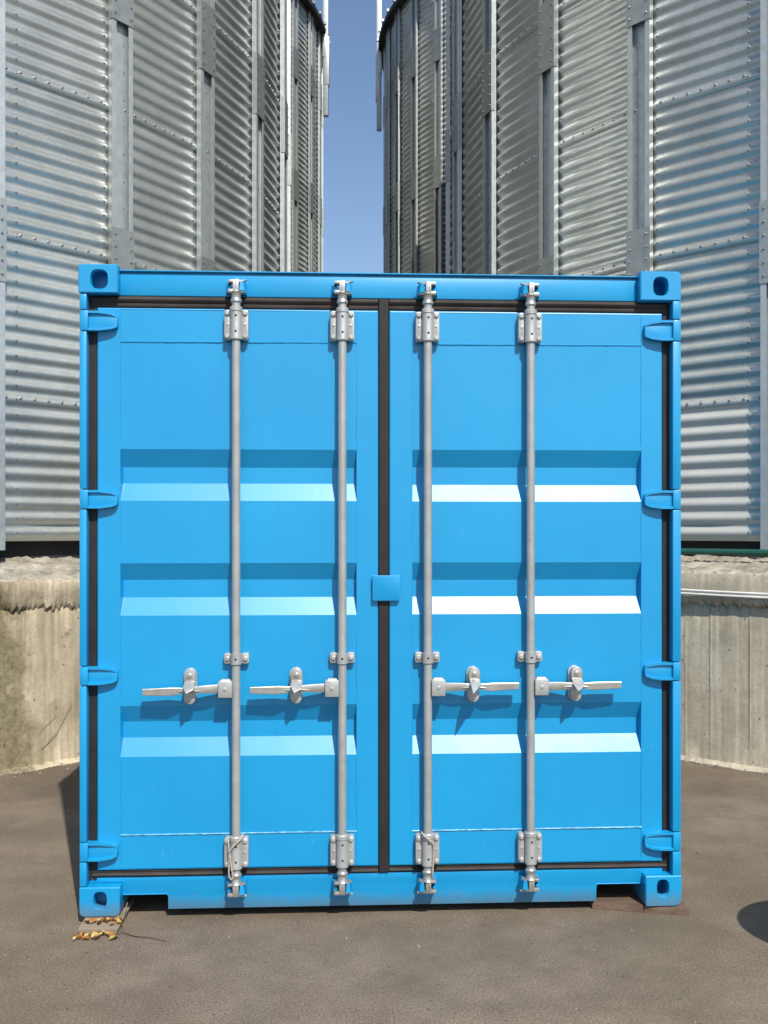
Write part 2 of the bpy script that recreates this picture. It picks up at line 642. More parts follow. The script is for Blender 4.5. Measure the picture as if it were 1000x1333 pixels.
def make_silo(label, loc, nbay, a0, sgn, first, last, post_at=None, pale_bay=None):
    """a0: bearing (0 = towards -y, positive towards +x) of stiffener number 0; sgn: turning direction; bays first..last get single sheets"""
    s = thing('grain_silo', label, 'silo', (loc[0], loc[1], 0), 'corrugated steel silos behind the container')
    half = pi / nbay
    d = 2 * half
    if nbay not in PANELS:
        PANELS[nbay] = (panel_mesh('wall_panel', half, -0.035, RING + 0.022, 0.0),
                        panel_mesh('wall_panel', half, Z0 - Z1, 0.022, 0.0, bolts=False))
    full, bottom = PANELS[nbay]
    for k in range(first, last):
        rot = a0 + sgn * (k + 0.5) * d
        if pale_bay == k:
            me = bottom.copy(); me.materials[0] = M['part_pale']
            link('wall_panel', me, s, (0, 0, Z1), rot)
        else:
            link('wall_panel', bottom, s, (0, 0, Z1), rot)
        for r in range(NR):
            link('wall_panel', full, s, (0, 0, Z1 + RING * r), rot)
    for k in range(first, last + 1):
        rot = a0 + sgn * k * d
        if k == 0 and nbay == 32:
            rot -= sgn * 0.75 * DEG
        st = link('stiffener', STIFF, s, (0, 0, 0), rot)
        for z in PLATE_Z:
            link('splice_plate', PLATE, st, (0, 0, z))
    # rear of the shell, plain joined sheets
    b = MB()
    c0 = a0 + sgn * (first * d); c1 = a0 + sgn * (last * d)
    rest = 2 * pi - abs(c1 - c0)
    n = 60
    rows = 44
    grid = []
    for i in range(rows + 1):
        z = Z0 + (ZTOP - Z0) * i / rows
        row = []
        for j in range(n + 1):
            ph = c1 + sgn * rest * j / n
            r = R_WALL - 0.004 + 0.006 * (i % 2)
            row.append(b.bm.verts.new((r * sin(ph), -r * cos(ph), z)))
        grid.append(row)
    for i in range(rows):
        for j in range(n):
            b.bm.faces.new((grid[i][j], grid[i][j + 1], grid[i + 1][j + 1], grid[i + 1][j]))
    rr = b.build('rear_wall', 'sheet', s); rr['kind'] = 'stuff'
    # recessed base ring
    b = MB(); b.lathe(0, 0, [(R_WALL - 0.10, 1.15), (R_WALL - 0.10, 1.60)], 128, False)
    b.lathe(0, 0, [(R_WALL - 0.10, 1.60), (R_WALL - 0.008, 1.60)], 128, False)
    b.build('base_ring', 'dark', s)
    # roof with dark drip edge
    b = MB(); b.lathe(0, 0, [(R_WALL + 0.15, ZTOP - 0.03), (R_WALL + 0.15, ZTOP + 0.03), (0.5, ZTOP + 2.35), (0.5, ZTOP + 2.6), (0.01, ZTOP + 2.75)], 64, False)
    rf = b.build('roof', 'sheet', s)
    b = MB(); b.lathe(0, 0, [(R_WALL - 0.02, ZTOP - 0.02), (R_WALL + 0.16, ZTOP - 0.045), (R_WALL + 0.165, ZTOP + 0.035), (R_WALL + 0.12, ZTOP + 0.05)], 128, False)
    ev = b.build('eave', 'dark', s)
    b = MB()
    for k in range(first, last):
        for q in (0.25, 0.75):
            a = a0 + sgn * (k + q) * d
            r = R_WALL + 0.17
            p = Vector((r * sin(a), -r * cos(a), ZTOP + 0.02))
            e = Vector((sin(a), -cos(a), 0)); t = Vector((cos(a), sin(a), 0))
            b.hull([p + e * x + t * y + Vector((0, 0, z)) for x in (-0.05, 0.03) for y in (-0.03, 0.03) for z in (0.0, 0.05)])
    b.build('roof_clip', 'stiff', ev)['kind'] = 'stuff'
    if post_at is not None:
        a = post_at
        b = MB()
        yb = -(R_WALL + 0.10)
        b.box(-0.055, 0.055, yb - 0.10, yb, 9.75, ZTOP + 2.3, 0.004)
        b.box(-0.063, 0.063, yb - 0.12, yb - 0.02, 10.35, 11.3, 0.004)
        b.box(-0.07, 0.07, yb - 0.06, yb + 0.01, 10.9, 11.5, 0.004)
        p = b.build('support_post', 'stiff', s); p.rotation_euler = (0, 0, a)
    return s


make_silo('front left corrugated steel grain silo, nearest one behind the left side of the blue container', (-5.514, 6.596), 32,
          39.26 * DEG, 1, -7, 7)
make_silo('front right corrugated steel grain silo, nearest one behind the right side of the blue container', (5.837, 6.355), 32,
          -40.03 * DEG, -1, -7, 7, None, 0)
make_silo('far left steel silo bounding the strip of sky on its left, dark roof edge showing', (-5.273, 16.44), 40,
          (67.3 - 2.85) * DEG, 1, -6, 5, (86.2 - 2.85) * DEG)
make_silo('far right steel silo bounding the strip of sky on its right, dark roof edge showing', (5.648, 16.197), 40,
          -(71.6 + 2.85) * DEG, -1, -6, 5, -(91.0 + 2.85) * DEG)


# ------------------------------------------------------------------ concrete bases
def foundation(name, label, loc, mat, zo, zi, zlip, over, boards, seed, vis):
    s = MB()
    prof = []        # (r, z, jitter_r, jitter_z)
    RB = 5.15
    prof.append((RB + 0.075, -0.02, 0.03, 0.0))
    prof.append((RB + 0.045, 0.006, 0.03, 0.004))
    prof.append((RB + 0.006, 0.026, 0.008, 0.010))
    for k in range(1, 9):
        prof.append((RB, 0.06 + (zlip - 0.10 - 0.06) * k / 9, 0.0015, 0.0))
    prof.append((RB - 0.004, zlip - 0.050, 0.004, 0.016))
    prof.append((RB - 0.016, zlip - 0.014, 0.014, 0.026))
    prof.append((RB + over * 0.8, zlip + 0.010, 0.016, 0.026))
    prof.append((RB + over, zlip + 0.045, 0.006, 0.012))
    prof.append((RB + over, zlip + (zo - zlip) * 0.55, 0.004, 0.0))
    prof.append((RB + over, zo - 0.022, 0.006, 0.008))
    ledge0 = len(prof)
    prof.append((RB + over - 0.012, zo, 0.012, 0.010))
    for k in range(1, 11):
        f = k / 10
        prof.append((RB + over - 0.012 - (over + 0.43) * f, zo + (zi - zo) * f, 0.0, 0.013))
    prof.append((RB - 0.55, zi, 0, 0.0))
    c0, c1 = vis
    n1 = 1400
    angs = [c0 + (c1 - c0) * k / n1 for k in range(n1)] + [c1 + (2 * pi - (c1 - c0)) * k / 60 for k in range(60)]
    rings = []
    rnd = random.Random(seed)
    boff = {}
    for a in angs:
        ring = []
        arc = a * RB
        bd = int(math.floor(arc / 0.088))
        fr = arc / 0.088 - bd
        if bd not in boff:
            boff[bd] = rnd.uniform(-0.002, 0.002)
        for i, (r, z, jr, jz) in enumerate(prof):
            p = Vector((arc * 3.1, z * 5.0, seed))
            n0 = noise.fractal(p * 1.3, 0.7, 2.2, 4)
            n2 = noise.fractal(Vector((arc * ((7.0 if i < 3 else 27.0) if i < ledge0 else 6.0), i * 1.7 if i >= ledge0 else 2.0, seed + 9)), 0.6, 2.1, 4)
            rr = r + jr * n0 * 1.2
            zz = z + jz * n2 * (0.8 if boards and i < ledge0 else 1.5)
            if not boards and i in (13, 14):
                rr -= over * max(0.0, min(1.0, 0.55 + 1.5 * noise.noise(Vector((arc * 9.0, 4.0, seed))))) * 0.9
            if boards and 2 < i < 12:
                rr += boff[bd] + (0.003 if fr < 0.06 else 0.0)
            ring.append(s.bm.verts.new((rr * sin(a), -rr * cos(a), zz)))
        rings.append(ring)
    m = len(prof)
    for k in range(len(rings)):
        a, b = rings[k], rings[(k + 1) % len(rings)]
        for i in range(m - 1):
            f = s.bm.faces.new((a[i], b[i], b[i + 1], a[i + 1]))
            f.material_index = 1 if i >= ledge0 else 0
    o = s.build(name, [mat, 'mortar'], None, (loc[0], loc[1], 0), 50)
    return tag(o, label, 'concrete base', 'round concrete silo bases')


foundation('concrete_base', 'round tan concrete base left of the container with a dark cracked ledge',
           (-5.514, 6.596), 'conc_l', 1.235, 1.37, 1.055, 0.028, False, 3, (-0.3, 2.0))
foundation('concrete_base', 'round grey board marked concrete base right of the container, white pipe fixed across it',
           (5.837, 6.355), 'conc_r', 1.29, 1.385, 1.075, 0.034, True, 8, (-2.0, 0.3))
foundation('concrete_base', 'round concrete base under the far left silo, behind the blue container',
           (-5.273, 16.44), 'conc_l', 1.235, 1.37, 1.055, 0.03, False, 5, (-0.1, 0.2))
foundation('concrete_base', 'round concrete base under the far right silo, behind the blue container',
           (5.648, 16.197), 'conc_r', 1.29, 1.385, 1.075, 0.05, False, 6, (-0.1, 0.2))

# white pipe clipped to the right base
cx, cy = 5.837, 6.355
for dz, lab in ((0.0115, 'upper of two thin white pipes running level across the grey concrete base'), (-0.0115, 'lower of two thin white pipes running level across the grey concrete base')):
    b = MB()
    path = []
    for k in range(60):
        a = -1.45 + 1.45 * k / 59
        r = 5.15 + 0.034 + 0.022
        path.append((cx + r * sin(a), cy - r * cos(a), 1.146 + dz + 0.005 * sin(k * 0.33)))
    b.tube(path, 0.0085, 10)
    o = b.build('pipe', 'white_pipe', None, (0, 0, 0))
    tag(o, lab, 'pipe', 'white pipes on the right concrete base')
b = MB()
path = []
for k in range(60):
    a = -1.45 + 1.45 * k / 59
    r = 4.93
    path.append((cx + r * sin(a), cy - r * cos(a), 1.415))
b.tube(path, 0.022, 10)
o = b.build('rail', 'green', None)
tag(o, 'dark green steel rail lying along the ledge below the front right silo', 'rail')

# ------------------------------------------------------------------ container
CZ = 0.03
C = thing('shipping_container', 'bright blue steel shipping container with closed double doors and four grey locking bars', 'shipping container', (0, 0, CZ))
L = 2.991
W2 = 1.214
TOP = 2.622


def cpart(mb, name, mats, parent=C, angle=35):
    o = mb.build(name, mats, parent, (0, 0, 0), angle)
    if parent is C:
        o.location = (0, 0, -CZ)
    return o


def ell_hole(cx, cz, rx, rz, n=24, p=2.8):
    out = []
    for k in range(n):
        a = 2 * pi * k / n
        ca, sa = cos(a), sin(a)
        out.append((cx + rx * math.copysign(abs(ca) ** (2 / p), ca), cz + rz * math.copysign(abs(sa) ** (2 / p), sa)))
    return out


def rounded_rect(x0, x1, z0, z1, rad, n=5):
    """rad: (bl, br, tr, tl)"""
    pts = []
    for (cx, cz, a0, r) in ((x0, z0, pi, rad[0]), (x1, z0, 1.5 * pi, rad[1]), (x1, z1, 0, rad[2]), (x0, z1, 0.5 * pi, rad[3])):
        ccx = cx + (r if cx == x0 else -r); ccz = cz + (r if cz == z0 else -r)
        for k in range(n + 1):
            a = a0 + 0.5 * pi * k / n
            pts.append((ccx + r * cos(a), ccz + r * sin(a)))
    return pts


def casting(x0, x1, z0, z1, hx, hz, rx, rz, rad, back=False):
    b = MB()
    bm = b.bm
    sg = -1 if back else 1
    yf = L if back else 0.0
    dep = 0.178
    e = 0.004
    outer_f = rounded_rect(x0 + e, x1 - e, z0 + e, z1 - e, [max(0.001, r - e) for r in rad])
    outer_s = rounded_rect(x0, x1, z0, z1, rad)
    hole = ell_hole(hx, hz, rx, rz)
    hole_o = ell_hole(hx, hz, rx + 0.003, rz + 0.003)
    fo = [bm.verts.new((x, yf, z)) for x, z in outer_f]
    ho = [bm.verts.new((x, yf, z)) for x, z in hole_o]
    edges = []
    for lp in (fo, ho):
        for i in range(len(lp)):
            edges.append(bm.edges.new((lp[i], lp[(i + 1) % len(lp)])))
    bmesh.ops.triangle_fill(bm, edges=edges, use_beauty=True)

    def band(lp, pts, y):
        nv = [bm.verts.new((x, y, z)) for x, z in pts]
        for i in range(len(lp)):
            j = (i + 1) % len(lp)
            bm.faces.new((lp[i], lp[j], nv[j], nv[i]))
        return nv
    s1 = band(fo, outer_s, yf + sg * e)
    s2 = band(s1, outer_s, yf + sg * dep)
    bm.faces.new(s2)
    h1 = band(ho, hole, yf + sg * 0.004)
    h2 = band(h1, hole, yf + sg * 0.030)
    cav = [(hx + (x - hx) * 1.35, hz + (z - hz) * 1.25) for x, z in hole]
    h3 = band(h2, cav, yf + sg * 0.031)
    h4 = band(h3, cav, yf + sg * (0.085 if hx < 0 else 0.12))
    f = bm.faces.new(h4)
    return cpart(b, 'corner_casting', ['blue'], C, 40)


R4 = 0.012
casting(-1.2167, -1.0621, 2.507, TOP, -1.1355, 2.5615, 0.033, 0.037, (R4 * .5, .004, .004, R4 * .7))
casting(1.0431, 1.2117, 2.502, TOP, 1.1274, 2.560, 0.030, 0.037, (.004, R4 * .5, R4 * 1.6, .004))
casting(-1.2137, -1.0542, CZ, 0.1475, -1.1317, 0.0955, 0.025, 0.0325, (R4 * 1.8, R4 * 1.4, .004, .005))
casting(1.0654, 1.2149, CZ, 0.1545, 1.137, 0.1045, 0.024, 0.0335, (.006, R4 * 2.2, .005, .004))
for sx in (-1, 1):
    for z0 in (CZ, TOP - 0.118):
        xs = sorted((sx * W2, sx * (W2 - 0.16)))
        casting(xs[0], xs[1], z0, z0 + 0.118, sx * (W2 - 0.08), z0 + 0.06, 0.03, 0.037, (.006,) * 4, True)

HINGE_Z = {-1: [(2.3579, 2.4391), (1.6501, 1.7263), (0.9484, 1.0226), (0.2482, 0.3236)],
           1: [(2.3390, 2.4250), (1.6507, 1.7294), (0.9509, 1.0254), (0.2542, 0.3308)]}
POST_IN = {-1: 1.1852, 1: 1.1783}
for sx in (-1, 1):
    b = MB()
    xo = W2 - 0.001; xi = POST_IN[sx]
    # outer post front, cut at each hinge knuckle
    cuts = sorted(HINGE_Z[sx])
    zz = 0.15
    segs = []
    for z0, z1 in cuts:
        segs.append((zz, z0 - 0.003)); zz = z1 + 0.003
    segs.append((zz, 2.504))
    for z0, z1 in segs:
        x = sorted((sx * xi, sx * xo))
        b.box(x[0], x[1], 0.004, 0.052, z0, z1, 0.004)
    x = sorted((sx * (xi - 0.012), sx * (xo - 0.002)))
    b.box(x[0], x[1], 0.0525, 0.15, 0.148, 2.505)
    cpart(b, 'corner_post', 'blue')

# header and its drip lip
b = MB()
b.box(-1.0621, 1.0431, 0.045, 0.16, 2.508, 2.598, 0.003)
b.box(-1.0621, 1.0431, 0.034, 0.16, 2.6035, 2.609, 0.0015, 1)
b.box(-1.0621, 1.0431, 0.052, 0.16, 2.597, 2.6045)
b.box(-1.17, 1.17, 0.062, 0.158, 2.44, 2.507)
cpart(b, 'door_header', 'blue')

# sill with fork pockets
b = MB()
zb, zt = 0.0385, 0.170
pts = [(-1.0542, 0.0985), (-1.0464, 0.0985), (-0.878, 0.097), (-0.872, 0.0885), (-0.872, zb), (0.8694, zb), (0.8740, zb + 0.004), (0.8758, 0.098), (0.881, 0.1065), (1.052, 0.1065), (1.0654, 0.1065), (1.0654, 0.146),
       (1.176, 0.156), (1.176, zt + 0.002), (-1.183, zt), (-1.183, 0.149), (-1.0542, 0.149)]
b.prism_xz(pts, 0.05, 0.16, 0.003)
b.box(-1.17, 1.17, 0.062, 0.158, 0.165, 0.215)
cpart(b, 'door_sill', 'blue')
# thin turned edge above each fork pocket
b = MB()
b.box(-1.052, -0.868, 0.047, 0.06, 0.099, 0.1025, 0.001, 1)
b.box(0.872, 1.060, 0.047, 0.06, 0.1085, 0.112, 0.001, 1)
cpart(b, 'pocket_edge', 'blue')

# body: sides, roof, rear, floor, rails
for sx in (-1, 1):
    b = MB()
    pts = []
    y = 0.15
    while y < L - 0.2:
        for dy, dx in ((0, 0), (0.072, 0), (0.14, 0.036), (0.21, 0.036)):
            pts.append((y + dy, dx))
        y += 0.278
    pts.append((L - 0.15, 0))
    lo = [b.bm.verts.new((sx * (W2 - 0.012 - dx), yy, 0.18)) for yy, dx in pts]
    hi = [b.bm.verts.new((sx * (W2 - 0.012 - dx), yy, 2.55)) for yy, dx in pts]
    for i in range(len(pts) - 1):
        b.bm.faces.new((lo[i], lo[i + 1], hi[i + 1], hi[i]))
    cpart(b, 'side_wall', 'blue')
    x = sorted((sx * (W2 - 0.065), sx * (W2 - 0.002)))
    b = MB(); b.box(x[0], x[1], 0.178, L - 0.178, 2.545, 2.606, 0.004); cpart(b, 'top_rail', 'blue')
    b = MB(); b.box(x[0], x[1], 0.178, L - 0.178, 0.05, 0.20, 0.004); cpart(b, 'bottom_rail', 'blue')
b = MB()
pts = []
y = 0.155
while y < L - 0.2:
    for dy, dz in ((0, 0), (0.07, 0), (0.10, 0.02), (0.17, 0.02), (0.20, 0)):
        pts.append((y + dy, dz))
    y += 0.22
lo = [b.bm.verts.new((-1.15, yy, 2.572 + dz)) for yy, dz in pts]
hi = [b.bm.verts.new((1.15, yy, 2.572 + dz)) for yy, dz in pts]
for i in range(len(pts) - 1):
    b.bm.faces.new((lo[i], hi[i], hi[i + 1], lo[i + 1]))
b.box(-1.16, 1.16, L - 0.16, L - 0.05, 2.54, 2.60)
cpart(b, 'roof', 'blue')
b = MB(); b.box(-1.15, 1.15, L - 0.06, L - 0.03, 0.06, 2.55); cpart(b, 'rear_wall', 'blue')
b = MB(); b.box(-1.15, 1.15, 0.16, L - 0.07, 0.155, 0.183); cpart(b, 'floor', 'ply')
for k in range(8):
    y = 0.35 + k * 0.33
    b = MB(); b.box(-1.148, 1.148, y, y + 0.05, 0.055, 0.153)
    cpart(b, 'cross_member', 'dark')

# ---- doors
YD = 0.04
DEPTH = 0.036
DOORS = [(-1.152, -0.0244, -1.0596, -0.1124, [(1.6837, 1.755, 1.8201, 1.8913), (1.2221, 1.2933, 1.3646, 1.4328), (0.655, 0.7263, 0.7914, 0.8595)]),
         (0.0203, 1.147, 0.1142, 1.0587, [(1.6823, 1.7515, 1.8238, 1.8929), (1.2233, 1.2925, 1.3617, 1.434), (0.6543, 0.7235, 0.7895, 0.8587)])]
ZD0, ZD1 = 0.2015, 2.458


def weld(b, p0, p1, r, step=0.012, rnd=random):
    p0 = Vector(p0); p1 = Vector(p1)
    n = max(2, int((p1 - p0).length / step))
    pts, rs = [], []
    for k in range(n + 1):
        q = p0.lerp(p1, k / n)
        pts.append(q + Vector((rnd.uniform(-.0006, .0006), rnd.uniform(-0.0006, 0.0004), rnd.uniform(-.0006, .0006))))
        rs.append(r * rnd.uniform(0.75, 1.2))
    b.tube(pts, rs, 6)


for (x0, x1, rx0, rx1, rows) in DOORS:
    b = MB()
    rows = sorted(rows)
    e = 0.006
    t = 0.004

    def warp(x, z):
        return 0.0012 * noise.noise(Vector((x * 2.3, z * 1.9, x0 * 7)))

    def quad(xa, xb, za, zb, nx, nz, y=YD, w=True):
        vs = [[b.bm.verts.new((xa + (xb - xa) * i / nx, y + (warp(xa + (xb - xa) * i / nx, za + (zb - za) * j / nz) if w else 0), za + (zb - za) * j / nz))
               for i in range(nx + 1)] for j in range(nz + 1)]
        for j in range(nz):
            for i in range(nx):
                b.bm.faces.new((vs[j][i], vs[j][i + 1], vs[j + 1][i + 1], vs[j + 1][i]))
    # stiles and plain fields; the pressed panel sits a hair behind its stiles
    pz = 0.0015
    quad(x0 + e, rx0, ZD0 + e, ZD1 - e, 1, 1, YD, False)
    quad(rx1, x1 - e, ZD0 + e, ZD1 - e, 1, 1, YD, False)
    prev = ZD0 + e
    for r in rows:
        quad(rx0, rx1, prev, r[0], 12, max(2, int((r[0] - prev) / 0.08)), YD + pz)
        xa, xb = rx0, rx1
        # facets of the rib
        quad(xa + t, xb - t, r[1], r[2], 12, 2, YD + DEPTH)
        top = [(xa, YD + pz, r[3]), (xb, YD + pz, r[3]), (xb - t, YD + DEPTH, r[2]), (xa + t, YD + DEPTH, r[2])]
        bot = [(xa + t, YD + DEPTH, r[1]), (xb - t, YD + DEPTH, r[1]), (xb, YD + pz, r[0]), (xa, YD + pz, r[0])]
        for f in (top, bot):
            n = 12
            rowa = [b.bm.verts.new(Vector(f[0]).lerp(Vector(f[1]), i / n)) for i in range(n + 1)]
            rowb = [b.bm.verts.new(Vector(f[3]).lerp(Vector(f[2]), i / n)) for i in range(n + 1)]
            for i in range(n):
                b.bm.faces.new((rowa[i], rowa[i + 1], rowb[i + 1], rowb[i]))
        for xs, sg in ((xa, 1), (xb, -1)):
            b.poly([(xs, YD + pz, r[0]), (xs, YD + pz, r[3]), (xs + sg * t, YD + DEPTH, r[2]), (xs + sg * t, YD + DEPTH, r[1])])
        prev = r[3]
    quad(rx0, rx1, prev, ZD1 - e, 12, 8, YD + pz)
    # rounded rim and edge of the leaf
    o1 = [(x0 + e, ZD0 + e), (x1 - e, ZD0 + e), (x1 - e, ZD1 - e), (x0 + e, ZD1 - e)]
    o2 = [(x0 + e * .3, ZD0 + e * .3), (x1 - e * .3, ZD0 + e * .3), (x1 - e * .3, ZD1 - e * .3), (x0 + e * .3, ZD1 - e * .3)]
    o3 = [(x0, ZD0), (x1, ZD0), (x1, ZD1), (x0, ZD1)]
    lv = [(o1, YD), (o2, YD + e * .3), (o3, YD + e), (o3, YD + 0.05)]
    loops = [[b.bm.verts.new((x, y, z)) for x, z in pts] for pts, y in lv]
    for a, c in zip(loops, loops[1:]):
        for i in range(4):
            j = (i + 1) % 4
            b.bm.faces.new((a[i], a[j], c[j], c[i]))
    b.bm.faces.new(loops[-1])
    for xs in (rx0, rx1):     # step between stile and pressed panel
        b.poly([(xs, YD, ZD0 + e), (xs, YD + pz, ZD0 + e), (xs, YD + pz, ZD1 - e), (xs, YD, ZD1 - e)])
    bmesh.ops.remove_doubles(b.bm, verts=list(b.bm.verts), dist=0.00012)
    door = cpart(b, 'door', 'blue', C, 14)
    b = MB()
    rnd = random.Random(int(x0 * 100))
    zt_ = 2.3225; zb_ = 0.343
    weld(b, (rx0, YD + 0.0005, zt_ - 0.001), (rx1, YD + 0.0005, zt_ + 0.003), 0.0028, rnd=rnd)
    wb = MB(); weld(wb, (rx0, YD + 0.0005, zb_ - 0.001), (rx1, YD + 0.0005, zb_ + 0.001), 0.0032, rnd=rnd)
    cpart(wb, 'weld_seam', 'worn', door)  # highlight along the lower weld is painted in by this lighter blue
    for xs in (rx0, rx1):
        z = ZD0 + 0.03
        while z < ZD1 - 0.03:
            ln = rnd.uniform(0.05, 0.16)
            inside = [r for r in rows if r[0] - 0.01 < z < r[3] + 0.01 or r[0] - 0.01 < z + ln < r[3] + 0.01]
            if not inside:
                weld(b, (xs, YD + 0.0008, z), (xs, YD + 0.0008, min(z + ln, ZD1 - 0.02)), 0.0016, 0.02, rnd)
            z += ln + rnd.uniform(0.004, 0.03)
    cpart(b, 'weld_seam', 'blue', door)['kind'] = 'stuff'
    # hinges belong to their leaf
    sx = -1 if x0 < 0 else 1
    for z0, z1 in HINGE_Z[sx]:
        b = MB()
        xr, xt = sx * 1.1800, sx * 1.0665
        zc = (z0 + z1) / 2; h = (z1 - z0) / 2
        dz = 0.004
        # knuckle in line with the post
        x = sorted((sx * 1.1795, sx * (W2 - 0.001)))
        b.box(x[0], x[1], 0.003, 0.05, z0, z1, 0.005)
        # tapering blade
        prof = [(xr, h * 0.96), (sx * 1.135, h * 0.96), (sx * 1.090, h * 0.80), (sx * 1.070, h * 0.60), (xt, h * 0.44)]
        up = [(x_, zc + hh) for x_, hh in prof]; dn = [(x_, zc - hh) for x_, hh in reversed(prof)]
        b.prism_xz(up + dn, 0.016, 0.0395, 0.003)
        # raised flanges along the upper and lower edge
        for s2 in (1, -1):
            pts = []
            for x_, hh in prof[:4]:
                pts.append((x_, zc + s2 * hh))
            for i in range(3):
                (xa, za), (xb, zb2) = pts[i], pts[i + 1]
                w = 0.009
                y0 = (0.004, 0.005, 0.009, 0.014)
                b.hull([(xa, y0[i], za), (xa, y0[i], za - s2 * w), (xb, y0[i + 1], zb2), (xb, y0[i + 1], zb2 - s2 * w),
                        (xa, 0.02, za), (xa, 0.02, za - s2 * w * 1.4), (xb, 0.02, zb2), (xb, 0.02, zb2 - s2 * w * 1.4)])
        cpart(b, 'hinge', 'blue', door)


# ---- door gaskets
def gasket_h(x0, x1, z0, z1, y, mat, flip=False):
    b = MB()
    h = z1 - z0
    prof = [(0.0, 0.014), (0.10, 0.002), (0.32, -0.004), (0.50, 0.0), (0.58, 0.006), (0.80, 0.003), (0.95, 0.008), (1.0, 0.016)]
    if not flip:
        prof = [(1 - f, d) for f, d in reversed(prof)]
    n = 30
    rows = []
    for k in range(n + 1):
        x = x0 + (x1 - x0) * k / n
        w = 0.0012 * noise.noise(Vector((x * 5, z0, 3)))
        rows.append([b.bm.verts.new((x, y + d + w, z0 + f * h + w)) for f, d in prof])
    for a, c in zip(rows, rows[1:]):
        for i in range(len(prof) - 1):
            b.bm.faces.new((a[i], c[i], c[i + 1], a[i + 1]))
    return cpart(b, 'door_gasket', mat, C, 50)


def gasket_v(x0, x1, z0, z1, y, mat):
    b = MB()
    w = x1 - x0
    prof = [(0.0, 0.012), (0.08, 0.002), (0.25, 0.0), (0.5, 0.003), (0.75, 0.0), (0.92, 0.002), (1.0, 0.012)]
    n = 60
    rows = []
    for k in range(n + 1):
        z = z0 + (z1 - z0) * k / n
        q = 0.0014 * noise.noise(Vector((x0 * 3, z * 4, 3)))
        rows.append([b.bm.verts.new((x0 + f * w + q, y + d + q, z)) for f, d in prof])
    for a, c in zip(rows, rows[1:]):
        for i in range(len(prof) - 1):
            b.bm.faces.new((a[i], a[i + 1], c[i + 1], c[i]))
    return cpart(b, 'door_gasket', mat, C, 50)


gasket_h(-1.172, -0.0250, 2.4575, 2.5085, 0.040, 'rubber_brown')
gasket_h(0.0210, 1.166, 2.4575, 2.5085, 0.040, 'rubber_brown')
gasket_h(-1.172, -0.0250, 0.1700, 0.2020, 0.044, 'rubber_brown', True)
gasket_h(0.0210, 1.166, 0.1715, 0.2025, 0.044, 'rubber_brown', True)
gasket_v(-1.1945, -1.1515, 0.16, 2.506, 0.047, 'rubber')
gasket_v(1.1465, 1.1895, 0.16, 2.506, 0.047, 'rubber')
gasket_v(-0.0246, 0.0205, 0.178, 2.504, 0.037, 'rubber')

# cover plate over the door joint
b = MB()
b.prism_xz(rounded_rect(-0.0492, 0.0640, 1.280, 1.3825, (0.004, 0.012, 0.004, 0.004)), 0.018, 0.028, 0.002)
b.box(0.021, 0.060, 0.028, 0.0415, 1.288, 1.375)
weld(b, (0.026, 0.021, 1.3835), (0.062, 0.021, 1.3845), 0.0032, 0.008)
cpart(b, 'lock_plate', 'blue')


# ---- locking bars
def stadium(cx, cz, hw, hh, n=8):
    pts = []
    for k in range(n + 1):
        a = pi * k / n
        pts.append((cx + hw * cos(a), cz + hh - hw + hw * sin(a)))
    for k in range(n + 1):
        a = pi + pi * k / n
        pts.append((cx + hw * cos(a), cz - hh + hw + hw * sin(a)))
    return pts


